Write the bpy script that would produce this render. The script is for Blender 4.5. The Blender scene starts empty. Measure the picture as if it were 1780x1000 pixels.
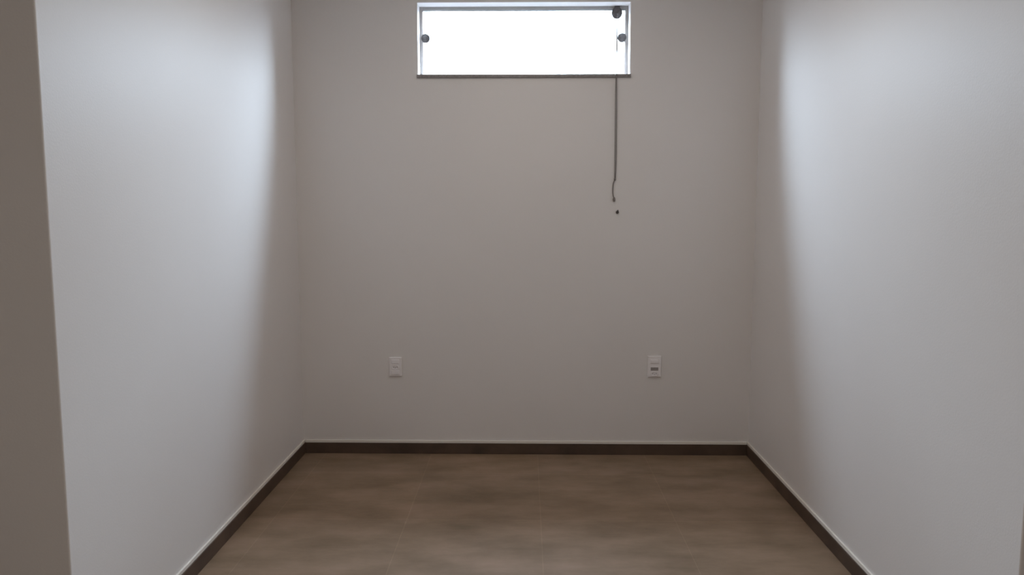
import bpy, bmesh, math
from mathutils import Vector, Matrix
S = bpy.context.scene
COL = S.collection

# ---------------------------------------------------------------- measures
H = 1.4                    # camera height
D = 4.234                  # inner face of the back wall
XL, XR = -1.257, 1.255     # inner faces of the side walls
YL, YR = 2.012, 1.885      # near ends of the side walls (the wide opening)
ZC = 2.80                  # ceiling height
WX0, WX1, WZ0, WZ1 = -0.580, 0.557, 2.083, 2.476   # window opening
WT = 0.140                  # back wall thickness
GL = 0.088                 # window frame set back in the opening

# ---------------------------------------------------------------- camera
cd = bpy.data.cameras.new('camera')
cd.sensor_width = 36.0
cd.lens = 1337.0 / 1780.0 * 36.0
cd.clip_start = 0.02
cam = bpy.data.objects.new('camera', cd); COL.objects.link(cam)
cam.location = (0, 0, H)
cam.rotation_euler = (math.radians(90 - 6.1), 0, math.radians(1.0))
S.camera = cam

# ---------------------------------------------------------------- sky
W = bpy.data.worlds.new('overcast_sky'); S.world = W; W.use_nodes = True
nt = W.node_tree; nt.nodes.clear()
def wn(t, **k):
    n = nt.nodes.new(t)
    for a, b in k.items(): setattr(n, a, b)
    return n
tc = wn('ShaderNodeTexCoord'); sep = wn('ShaderNodeSeparateXYZ')
nt.links.new(tc.outputs['Generated'], sep.inputs[0])
def mr(src, a, b, c, d):
    m = wn('ShaderNodeMapRange', interpolation_type='SMOOTHSTEP')
    m.inputs[1].default_value = a; m.inputs[2].default_value = b
    m.inputs[3].default_value = c; m.inputs[4].default_value = d
    nt.links.new(src, m.inputs[0]); return m.outputs[0]
def mth(op, a, b):
    n = wn('ShaderNodeMath', operation=op)
    for i, v in enumerate((a, b)):
        if isinstance(v, (int, float)): n.inputs[i].default_value = v
        else: nt.links.new(v, n.inputs[i])
    return n.outputs[0]
tow = mth('ADD', sep.outputs['Y'], mth('MULTIPLY', sep.outputs['Z'], 0.07))
ahead = mr(tow, 0.32, 0.43, 0.0, 1.0)       # open sky ahead, dark to the sides
glare = mth('MULTIPLY', mr(sep.outputs['Y'], 0.30, 0.42, 0.0, 1.0), mr(sep.outputs['Y'], 0.46, 0.60, 1.0, 0.0))
up = mth('MAXIMUM', sep.outputs['Z'], 0.0)
lum = mth('ADD', mth('MULTIPLY', mth('POWER', up, 1.25), 135.0), 5.0)        # overcast sky, brighter towards the zenith
lum = mth('ADD', lum, mth('MULTIPLY', glare, 32.0))
sun = mth('ADD', mth('MULTIPLY', sep.outputs['Y'], 0.80), mth('MULTIPLY', sep.outputs['Z'], 0.60))
lum = mth('ADD', lum, mr(sun, 0.93, 0.995, 0.0, 150.0))  # glow of the sun behind the clouds
above = mr(sep.outputs['Z'], -0.03, 0.13, 0.05, 1.0)     # dim ground below the horizon
east = mth('ADD', mth('MULTIPLY', sep.outputs['X'], 0.11), 0.95)     # slightly brighter to the right
lum = mth('MULTIPLY', mth('MULTIPLY', mth('MULTIPLY', lum, ahead), above), east)
bg = wn('ShaderNodeBackground'); bg.inputs[0].default_value = (0.78, 0.91, 1.13, 1)
nt.links.new(lum, bg.inputs[1])
wo = wn('ShaderNodeOutputWorld'); nt.links.new(bg.outputs[0], wo.inputs[0])

# light portal in the window opening (guides the sky's own light in)
pd = bpy.data.lights.new('window_portal', 'AREA'); pd.shape = 'RECTANGLE'
pd.size = WX1 - WX0; pd.size_y = WZ1 - WZ0; pd.cycles.is_portal = True
po = bpy.data.objects.new('window_portal', pd); COL.objects.link(po)
po.location = ((WX0 + WX1) / 2, D + WT + 0.005, (WZ0 + WZ1) / 2)
po.rotation_euler = (math.radians(-90), 0, 0)            # faces into the room (-Y)

# soft fill lamps added to brighten the dim walls, above the frame
def fill_lamp(loc, size, watts, col):
    l = bpy.data.lights.new('fill_lamp', 'AREA'); l.shape = 'SQUARE'; l.size = size
    l.energy = watts; l.color = col
    o = bpy.data.objects.new('fill_lamp', l); COL.objects.link(o); o.location = loc
fill_lamp((0, 2.9, ZC - 0.045), 0.9, 9.0, (1.0, 0.93, 0.85))
fill_lamp((0, 0.0, ZC - 0.045), 0.9, 13.5, (1.0, 0.95, 0.88))

S.view_settings.view_transform = 'Standard'; S.view_settings.look = 'None'
S.view_settings.exposure = 0.0; S.view_settings.gamma = 1.0
S.view_settings.use_curve_mapping = False
S.cycles.use_denoising = True
S.cycles.max_bounces = 16; S.cycles.diffuse_bounces = 12; S.cycles.transparent_max_bounces = 12

# ---------------------------------------------------------------- materials
def mat(name, col, rough=0.5, metal=0.0, spec=0.5, var=0.0, vscale=6.0, bump=0.0, bscale=200.0):
    m = bpy.data.materials.new(name); m.use_nodes = True
    t = m.node_tree; b = t.nodes['Principled BSDF']
    b.inputs['Base Color'].default_value = (*col, 1)
    b.inputs['Roughness'].default_value = rough
    b.inputs['Metallic'].default_value = metal
    b.inputs['Specular IOR Level'].default_value = spec
    g = t.nodes.new('ShaderNodeNewGeometry')
    if var:
        n = t.nodes.new('ShaderNodeTexNoise'); n.inputs['Scale'].default_value = vscale
        n.inputs['Detail'].default_value = 4
        t.links.new(g.outputs['Position'], n.inputs['Vector'])
        r = t.nodes.new('ShaderNodeValToRGB')
        r.color_ramp.elements[0].position = 0.3; r.color_ramp.elements[1].position = 0.7
        r.color_ramp.elements[0].color = (*[c * (1 - var) for c in col], 1)
        r.color_ramp.elements[1].color = (*[min(1, c * (1 + var)) for c in col], 1)
        t.links.new(n.outputs['Fac'], r.inputs[0]); t.links.new(r.outputs[0], b.inputs['Base Color'])
    if bump:
        n2 = t.nodes.new('ShaderNodeTexNoise'); n2.inputs['Scale'].default_value = bscale
        t.links.new(g.outputs['Position'], n2.inputs['Vector'])
        bp = t.nodes.new('ShaderNodeBump'); bp.inputs['Strength'].default_value = bump
        bp.inputs['Distance'].default_value = 0.002
        t.links.new(n2.outputs['Fac'], bp.inputs['Height']); t.links.new(bp.outputs[0], b.inputs['Normal'])
    return m

def tile_mat():
    m = bpy.data.materials.new('porcelain_tile'); m.use_nodes = True
    t = m.node_tree; b = t.nodes['Principled BSDF']
    g = t.nodes.new('ShaderNodeNewGeometry')
    mp = t.nodes.new('ShaderNodeMapping'); mp.vector_type = 'POINT'
    mp.inputs['Location'].default_value = (-0.071 + 1.2, -3.308 + 3.6, 0)
    t.links.new(g.outputs['Position'], mp.inputs[0])
    br = t.nodes.new('ShaderNodeTexBrick'); br.offset = 0.0; br.squash = 1.0
    br.inputs['Scale'].default_value = 1.0; br.inputs['Brick Width'].default_value = 0.6
    br.inputs['Row Height'].default_value = 0.6; br.inputs['Mortar Size'].default_value = 0.0022
    br.inputs['Mortar Smooth'].default_value = 0.3; br.inputs['Bias'].default_value = 0.0
    br.inputs['Color1'].default_value = (0.95, 0.95, 0.95, 1)
    br.inputs['Color2'].default_value = (1.05, 1.03, 1.0, 1)
    br.inputs['Mortar'].default_value = (1.2, 1.2, 1.2, 1)
    t.links.new(mp.outputs[0], br.inputs[0])
    # blotchy stone figure, stretched across the room
    mp2 = t.nodes.new('ShaderNodeMapping'); mp2.inputs['Scale'].default_value = (0.8, 1.7, 1)
    t.links.new(g.outputs['Position'], mp2.inputs[0])
    n = t.nodes.new('ShaderNodeTexNoise'); n.inputs['Scale'].default_value = 3.2
    n.inputs['Detail'].default_value = 7; n.inputs['Roughness'].default_value = 0.62
    t.links.new(mp2.outputs[0], n.inputs['Vector'])
    r = t.nodes.new('ShaderNodeValToRGB'); e = r.color_ramp.elements
    e[0].position = 0.28; e[0].color = (0.160, 0.107, 0.060, 1)
    e[1].position = 0.72; e[1].color = (0.325, 0.222, 0.156, 1)
    k = e.new(0.5); k.color = (0.240, 0.165, 0.106, 1)
    t.links.new(n.outputs['Fac'], r.inputs[0])
    mx = t.nodes.new('ShaderNodeMix'); mx.data_type = 'RGBA'; mx.blend_type = 'MULTIPLY'
    mx.inputs[0].default_value = 1.0
    t.links.new(r.outputs[0], mx.inputs[6]); t.links.new(br.outputs['Color'], mx.inputs[7])
    t.links.new(mx.outputs[2], b.inputs['Base Color'])
    n3 = t.nodes.new('ShaderNodeTexNoise'); n3.inputs['Scale'].default_value = 9
    t.links.new(g.outputs['Position'], n3.inputs['Vector'])
    r3 = t.nodes.new('ShaderNodeMapRange'); r3.inputs[3].default_value = 0.42; r3.inputs[4].default_value = 0.62
    t.links.new(n3.outputs['Fac'], r3.inputs[0]); t.links.new(r3.outputs[0], b.inputs['Roughness'])
    bp = t.nodes.new('ShaderNodeBump'); bp.inputs['Strength'].default_value = 0.25
    bp.inputs['Distance'].default_value = 0.001; bp.invert = True
    t.links.new(br.outputs['Fac'], bp.inputs['Height']); t.links.new(bp.outputs[0], b.inputs['Normal'])
    return m

def glass_mat():
    m = bpy.data.materials.new('window_glass'); m.use_nodes = True
    t = m.node_tree; t.nodes.clear()
    o = t.nodes.new('ShaderNodeOutputMaterial'); tr = t.nodes.new('ShaderNodeBsdfTransparent')
    tr.inputs[0].default_value = (0.94, 0.97, 0.96, 1)
    gl = t.nodes.new('ShaderNodeBsdfGlossy'); gl.inputs['Roughness'].default_value = 0.02
    fr = t.nodes.new('ShaderNodeFresnel'); ge = t.nodes.new('ShaderNodeNewGeometry')
    ir = t.nodes.new('ShaderNodeMapRange')      # same reflectance on both faces of the pane
    ir.inputs[3].default_value = 1.5; ir.inputs[4].default_value = 1 / 1.5
    t.links.new(ge.outputs['Backfacing'], ir.inputs[0]); t.links.new(ir.outputs[0], fr.inputs[0])
    mx = t.nodes.new('ShaderNodeMixShader')
    t.links.new(fr.outputs[0], mx.inputs[0]); t.links.new(tr.outputs[0], mx.inputs[1])
    t.links.new(gl.outputs[0], mx.inputs[2]); t.links.new(mx.outputs[0], o.inputs[0])
    return m

WALL = (0.765, 0.738, 0.722)
M_wall = mat('wall_paint', WALL, 0.50, spec=0.5, var=0.012, vscale=1.6, bump=0.12, bscale=160)
M_ceil = mat('ceiling_paint', (0.78, 0.77, 0.75), 0.8, spec=0.2, bump=0.1)
M_tile = tile_mat()
M_skirt = mat('skirting_tile', (0.080, 0.050, 0.034), 0.5, var=0.3, vscale=7)
M_strip = mat('skirting_strip', (0.80, 0.76, 0.70), 0.7, spec=0.3, var=0.03)
M_reveal = mat('reveal_paint', (0.86, 0.84, 0.83), 0.6, spec=0.3, var=0.01)
M_alu = mat('anodised_aluminium', (0.36, 0.34, 0.33), 0.45, metal=0.3, var=0.04, vscale=20)
M_sill = mat('sill_granite', (0.24, 0.22, 0.215), 0.35, var=0.25, vscale=120)
M_knob = mat('dark_hardware', (0.10, 0.09, 0.09), 0.4, metal=0.4, var=0.08, vscale=60)
M_cord = mat('cord_fibre', (0.21, 0.19, 0.18), 0.8, spec=0.2, var=0.15, vscale=300)
M_plastic = mat('white_plastic', (0.86, 0.83, 0.84), 0.35, var=0.01)
M_hole = mat('socket_cavity', (0.30, 0.27, 0.26), 0.6, var=0.1, vscale=200)
M_glass = glass_mat()

# ---------------------------------------------------------------- mesh helpers
def box(bm, x0, x1, y0, y1, z0, z1, mi=0, bevel=0.0, seg=2):
    r = bmesh.ops.create_cube(bm, size=1.0)
    vs = r['verts']
    for v in vs:
        v.co = Vector(((x0 + x1) / 2 + v.co.x * (x1 - x0), (y0 + y1) / 2 + v.co.y * (y1 - y0),
                       (z0 + z1) / 2 + v.co.z * (z1 - z0)))
    fs = {f for v in vs for f in v.link_faces}
    for f in fs: f.material_index = mi
    if bevel:
        es = list({e for f in fs for e in f.edges})
        bmesh.ops.bevel(bm, geom=es, offset=bevel, segments=seg, profile=0.5, affect='EDGES')

def lathe(bm, prof, origin, axis='y', n=24, mi=0, sx=1.0, sz=1.0):
    """prof: list of (distance towards the viewer, radius), turned about the axis."""
    o = Vector(origin); rings = []
    for a, r in prof:
        ring = []
        for k in range(n):
            t = 2 * math.pi * k / n
            c, s = math.cos(t) * r * sx, math.sin(t) * r * sz
            p = Vector((c, -a, s)) if axis == 'y' else Vector((c, s, a))
            ring.append(bm.verts.new(o + p))
        rings.append(ring)
    for i in range(len(rings) - 1):
        for k in range(n):
            f = bm.faces.new((rings[i][k], rings[i][(k + 1) % n], rings[i + 1][(k + 1) % n], rings[i + 1][k]))
            f.smooth = True; f.material_index = mi
    bm.faces.new(rings[0]).material_index = mi; bm.faces.new(rings[-1]).material_index = mi

def tube(bm, pts, r, n=10, mi=0):
    pts = [Vector(p) for p in pts]; rings = []
    for i, p in enumerate(pts):
        d = (pts[min(i + 1, len(pts) - 1)] - pts[max(i - 1, 0)]).normalized()
        a = d.cross(Vector((0, 1, 0.01))).normalized(); b = d.cross(a).normalized()
        rr = r[i] if isinstance(r, (list, tuple)) else r
        rings.append([bm.verts.new(p + a * math.cos(2 * math.pi * k / n) * rr + b * math.sin(2 * math.pi * k / n) * rr)
                      for k in range(n)])
    for i in range(len(rings) - 1):
        for k in range(n):
            f = bm.faces.new((rings[i][k], rings[i][(k + 1) % n], rings[i + 1][(k + 1) % n], rings[i + 1][k]))
            f.smooth = True; f.material_index = mi
    bm.faces.new(rings[0]); bm.faces.new(rings[-1])

def spline(ctrl, per=8):
    P = [Vector(c) for c in ctrl]; out = []
    for i in range(len(P) - 1):
        p0, p1, p2, p3 = P[max(i - 1, 0)], P[i], P[i + 1], P[min(i + 2, len(P) - 1)]
        for k in range(per):
            t = k / per
            out.append(0.5 * (2 * p1 + (p2 - p0) * t + (2 * p0 - 5 * p1 + 4 * p2 - p3) * t * t
                              + (3 * p1 - p0 - 3 * p2 + p3) * t ** 3))
    return out + [P[-1]]

def link(name, bm, mats, parent=None):
    bmesh.ops.recalc_face_normals(bm, faces=bm.faces)
    me = bpy.data.meshes.new(name); bm.to_mesh(me); bm.free()
    for m in (mats if isinstance(mats, list) else [mats]): me.materials.append(m)
    o = bpy.data.objects.new(name, me); COL.objects.link(o)
    if parent: o.parent = parent
    return o

def struct(name, bm, mats):
    o = link(name, bm, mats); o['kind'] = 'structure'; return o

def thing(name, label, cat, loc, group=None):
    o = bpy.data.objects.new(name, None); COL.objects.link(o)
    o.empty_display_size = 0.05
    o.location = loc; o['label'] = label; o['category'] = cat
    if group: o['group'] = group
    return o

def B(*a, **k):
    bm = bmesh.new(); box(bm, *a, **k); return bm

# ---------------------------------------------------------------- room shell
HX0, HX1, HY0 = -2.6, 2.6, -1.6      # hall on the camera's side of the opening
TW = 0.15
struct('floor', B(HX0 - TW, HX1 + TW, HY0 - TW, D + WT, -0.08, 0.0), M_tile)
struct('ceiling', B(HX0 - TW, HX1 + TW, HY0 - TW, D + WT, ZC, ZC + 0.1), M_ceil)

bm = bmesh.new()                      # back wall, built round the window opening as one skin
def wall_with_hole(bm, xs, zs, y0, y1):
    vs = {}
    def v(x, y, z):
        key = (round(x, 5), round(y, 5), round(z, 5))
        if key not in vs: vs[key] = bm.verts.new((x, y, z))
        return vs[key]
    for i in range(3):
        for j in range(3):
            if i == 1 and j == 1: continue
            for y in (y0, y1):
                bm.faces.new([v(xs[i], y, zs[j]), v(xs[i + 1], y, zs[j]), v(xs[i + 1], y, zs[j + 1]), v(xs[i], y, zs[j + 1])])
    for a, b in (((1, 1), (2, 1)), ((2, 1), (2, 2)), ((2, 2), (1, 2)), ((1, 2), (1, 1))):
        f = bm.faces.new([v(xs[a[0]], y0, zs[a[1]]), v(xs[b[0]], y0, zs[b[1]]), v(xs[b[0]], y1, zs[b[1]]), v(xs[a[0]], y1, zs[a[1]])])
        f.material_index = 1
    X0, X1, Z0, Z1 = xs[0], xs[3], zs[0], zs[3]
    for j in range(3):
        for x in (X0, X1):
            bm.faces.new([v(x, y0, zs[j]), v(x, y1, zs[j]), v(x, y1, zs[j + 1]), v(x, y0, zs[j + 1])])
    for i in range(3):
        for z in (Z0, Z1):
            bm.faces.new([v(xs[i], y0, z), v(xs[i + 1], y0, z), v(xs[i + 1], y1, z), v(xs[i], y1, z)])
wall_with_hole(bm, [XL, WX0, WX1, XR], [0, WZ0, WZ1, ZC], D, D + WT)
struct('wall_back', bm, [M_wall, M_reveal])

def side_wall(name, xin, xout, yn):
    # L-shaped plan: the side wall and its return that faces the camera, one piece
    bm = bmesh.new()
    s = 1 if xout > xin else -1
    hall = HX1 if s > 0 else HX0
    plan = [(xin, yn), (xin, D + WT), (xout, D + WT), (xout, yn + TW), (hall, yn + TW), (hall, yn)]
    lo = [bm.verts.new((x, y, 0)) for x, y in plan]; hi = [bm.verts.new((x, y, ZC)) for x, y in plan]
    n = len(plan)
    for i in range(n): bm.faces.new((lo[i], lo[(i + 1) % n], hi[(i + 1) % n], hi[i]))
    bm.faces.new(lo); bm.faces.new(hi)
    e = [e for e in bm.edges if all(abs(v.co.x - xin) < 1e-5 and abs(v.co.y - yn) < 1e-5 for v in e.verts)]
    bmesh.ops.bevel(bm, geom=e, offset=0.004, segments=2, profile=0.5, affect='EDGES')
    return struct(name, bm, M_wall)
side_wall('wall_left', XL, XL - TW, YL)
side_wall('wall_right', XR, XR + TW, YR)
struct('wall_hall_left', B(HX0 - TW, HX0, HY0, YL + TW, 0, ZC), M_wall)
struct('wall_hall_right', B(HX1, HX1 + TW, HY0, YR + TW, 0, ZC), M_wall)
struct('wall_hall_rear', B(HX0 - TW, HX1 + TW, HY0 - TW, HY0, 0, ZC), M_wall)

# tile skirting with a pale strip along its top
SH, ST = 0.062, 0.011
def skirt(name, x0, x1, y0, y1, wall_side):
    bm = bmesh.new()
    box(bm, x0, x1, y0, y1, 0, SH, 0, bevel=0.0012, seg=1)
    o = struct(name, bm, [M_skirt])
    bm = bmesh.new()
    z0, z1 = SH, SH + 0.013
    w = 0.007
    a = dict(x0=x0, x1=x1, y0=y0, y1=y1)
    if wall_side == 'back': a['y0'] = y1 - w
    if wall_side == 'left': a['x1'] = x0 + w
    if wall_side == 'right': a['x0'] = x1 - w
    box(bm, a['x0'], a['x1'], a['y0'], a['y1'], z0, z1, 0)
    link('top_strip', bm, M_strip, o)['label'] = 'pale line on top of the brown skirting'
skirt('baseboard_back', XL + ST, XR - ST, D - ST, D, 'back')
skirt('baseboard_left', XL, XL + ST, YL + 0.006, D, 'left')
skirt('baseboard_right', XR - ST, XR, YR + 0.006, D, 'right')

# ---------------------------------------------------------------- window
Y0 = D + GL                           # room side of the aluminium frame
win = bpy.data.objects.new('window_1', None); COL.objects.link(win); win['kind'] = 'structure'
win.empty_display_size = 0.05
FW = 0.017; SZ = 0.017
bm = bmesh.new()
zb = WZ0 + SZ
box(bm, WX0, WX0 + FW, Y0, Y0 + 0.035, zb, WZ1, bevel=0.001, seg=1)
box(bm, WX1 - FW, WX1, Y0, Y0 + 0.035, zb, WZ1, bevel=0.001, seg=1)
box(bm, WX0 + FW, WX1 - FW, Y0, Y0 + 0.035, WZ1 - FW, WZ1, bevel=0.001, seg=1)
box(bm, WX0 + FW, WX1 - FW, Y0, Y0 + 0.035, zb, zb + FW, bevel=0.001, seg=1)
link('window_frame', bm, M_alu, win)
link('glass_pane', B(WX0 + FW + 0.002, WX1 - FW - 0.002, Y0 + 0.012, Y0 + 0.020, zb + FW + 0.002, WZ1 - FW - 0.002), M_glass, win)
link('window_sill', B(WX0 - 0.006, WX1 + 0.006, D - 0.012, D, WZ0, WZ0 + SZ, bevel=0.0015), M_sill, win)
link('sill_slab', B(WX0, WX1, D, D + WT, WZ0, WZ0 + SZ), M_sill, win)
def pivot(x):
    bm = bmesh.new(); zc = 2.310
    lathe(bm, [(-0.014, 0.022), (0.002, 0.025), (0.008, 0.025), (0.011, 0.022), (0.012, 0.012), (0.018, 0.010), (0.019, 0.006)],
          (x, Y0 + 0.010, zc))
    s = -1 if x < 0 else 1
    e = WX0 + FW if s < 0 else WX1 - FW
    box(bm, min(x, e), max(x, e), Y0 + 0.002, Y0 + 0.009, zc - 0.009, zc + 0.009, bevel=0.001, seg=1)
    link('pivot_clamp', bm, M_knob, win)['label'] = 'dark round clamp the glass pivots on'
pivot(-0.550); pivot(0.525)
bm = bmesh.new()                      # catch at the top right, released by the cord
lx, lz = 0.495, 2.440
lathe(bm, [(-0.014, 0.025), (0.004, 0.029), (0.012, 0.029), (0.016, 0.025), (0.018, 0.012), (0.026, 0.010), (0.027, 0.006)],
      (lx, Y0 + 0.010, lz), sz=1.1)
box(bm, lx - 0.015, lx + 0.015, Y0 - 0.010, Y0 + 0.0095, lz, WZ1 - 0.001, bevel=0.003)
latch = link('window_latch', bm, M_knob, win); latch['label'] = 'dark round catch at the top right of the pane'

# ---------------------------------------------------------------- pull cord
cx, cyf = 0.484, D - 0.0185
cord = thing('pull_cord', 'thin dark pull cord hanging from the high window down the back wall', 'cord', (cx, D, 1.43))
inv = Vector((-cx, -D, -1.43))
def rel(pts): return [Vector(p) + inv for p in pts]
bm = bmesh.new()
for q in (-1, 1):                     # two strands that lie side by side, coming together at the knot
    o = 0.0024 * q
    pts = spline([(lx, Y0 - 0.012, lz - 0.02), (lx - 0.004 + o, D + 0.03, 2.20), (cx + 0.003 + o, D - 0.004, WZ0 + SZ + 0.014),
                  (cx + o, cyf, WZ0 + 0.004), (cx + 0.001 + o * 1.3, cyf + 0.006, 1.98),
                  (cx + 0.003 + o * 1.5, D - 0.006, 1.82), (cx + 0.004 + o * 1.5, D - 0.005, 1.65),
                  (cx + 0.002 + o * 0.8, D - 0.006, 1.545)])
    tube(bm, rel(pts), 0.0021)
link('cord_strand', bm, M_cord, cord)
bm = bmesh.new()
lathe(bm, [(-0.008, 0.002), (-0.006, 0.0045), (0, 0.0058), (0.006, 0.0045), (0.008, 0.002)], Vector((cx + 0.001, D - 0.008, 1.540)) + inv, axis='z', n=14)
link('knot', bm, M_cord, cord)
bm = bmesh.new()
pts = spline([(cx - 0.001, D - 0.007, 1.535), (cx - 0.007, D - 0.005, 1.515), (cx - 0.009, D - 0.005, 1.475),
              (cx - 0.006, D - 0.006, 1.450), (cx - 0.002, D - 0.007, 1.437)])
tube(bm, rel(pts), 0.0030)
link('cord_tail', bm, M_cord, cord)
bm = bmesh.new()
lathe(bm, [(-0.013, 0.002), (-0.010, 0.006), (0, 0.0075), (0.009, 0.005), (0.012, 0.002)], Vector((cx - 0.002, D - 0.009, 1.433)) + inv, axis='z', n=16)
link('end_knot', bm, M_cord, cord)

# small hook the cord is looped over
hk = thing('wall_hook', 'tiny dark hook screwed to the wall just below the cord end', 'hook', (0.502, D, 1.363))
bm = bmesh.new()
lathe(bm, [(0.0, 0.0085), (0.003, 0.0085), (0.005, 0.006)], (0, 0, 0), n=18)
link('base', bm, M_knob, hk)
bm = bmesh.new()
tube(bm, spline([(0, -0.004, 0), (0, -0.016, -0.001), (0, -0.023, 0.004), (0, -0.024, 0.012)], 6), 0.0035)
link('peg', bm, M_knob, hk)

# ---------------------------------------------------------------- sockets
def rounded_plate(bm, w, h, y0, y1, r=0.006):
    box(bm, -w / 2, w / 2, y0, y1, -h / 2, h / 2, bevel=0.0035, seg=3)
def outlet(label, loc, w, h, modules):
    t = thing('wall_outlet', label, 'socket', loc, 'white sockets on the back wall')
    bm = bmesh.new(); rounded_plate(bm, w, h, -0.009, 0.0)
    link('cover_plate', bm, M_plastic, t)
    for kind, z in modules:
        if kind == 'socket':
            bm = bmesh.new()          # hexagonal recess rim of a three-pin socket
            pts = [(-0.021, 0), (-0.013, 0.012), (0.013, 0.012), (0.021, 0), (0.013, -0.012), (-0.013, -0.012)]
            fr, bk, inn = [], [], []
            for x, zz in pts:
                fr.append(bm.verts.new((x, -0.0125, z + zz))); bk.append(bm.verts.new((x, -0.0088, z + zz)))
                inn.append(bm.verts.new((x * 0.86, -0.0125, z + zz * 0.84)))
            deep = [bm.verts.new((v.co.x, -0.0092, v.co.z)) for v in inn]
            for i in range(6):
                j = (i + 1) % 6
                bm.faces.new((bk[i], bk[j], fr[j], fr[i])); bm.faces.new((fr[i], fr[j], inn[j], inn[i]))
                bm.faces.new((inn[i], inn[j], deep[j], deep[i]))
            bm.faces.new(deep)
            sk = link('socket_face', bm, M_plastic, t)
            bm = bmesh.new()
            for dx, dz in ((-0.0095, 0.0), (0.0, -0.003), (0.0095, 0.0)):
                lathe(bm, [(0.0088, 0.0026), (0.0097, 0.0026)], (dx, 0, z + dz), n=12)
            link('pin_holes', bm, M_hole, sk)
        elif kind == 'gap':
            link('blank_slot', B(-0.021, 0.021, -0.0098, -0.0085, z - 0.009, z + 0.009), M_hole, t)['label'] = 'dark open slot'
        elif kind == 'switch':
            link('blank_module', B(-0.022, 0.022, -0.0125, -0.0085, z - 0.011, z + 0.011, bevel=0.0015), M_plastic, t)
    return t
outlet('white wall socket low on the back wall, toward the left side wall', (-0.727, D, 0.500), 0.072, 0.108,
       [('switch', 0.030), ('socket', -0.002), ('switch', -0.032)])
outlet('white wall socket with a dark slot, low on the back wall below the cord', (0.720, D, 0.506), 0.076, 0.118,
       [('switch', 0.030), ('gap', -0.013), ('socket', -0.040)])

# ---------------------------------------------------------------- housings added round the fill lamps (overhead, out of frame)
def fill_fitting(label, x, y):
    t = thing('fill_housing', label, 'ceiling light', (x, y, ZC))
    bm = bmesh.new(); h = 0.47
    for a in ((-h, h, -h, -h + 0.02), (-h, h, h - 0.02, h), (-h, -h + 0.02, -h + 0.02, h - 0.02), (h - 0.02, h, -h + 0.02, h - 0.02)):
        box(bm, *a, -0.05, 0.0, bevel=0.002, seg=1)
    link('trim_frame', bm, M_plastic, t)
    link('backing_panel', B(-h + 0.021, h - 0.021, -h + 0.021, h - 0.021, -0.035, -0.001), M_plastic, t)
fill_fitting('square white added fill light above the middle of the small room', 0, 2.9)
fill_fitting('square white added fill light above the hall in front of the opening', 0, 0.0)
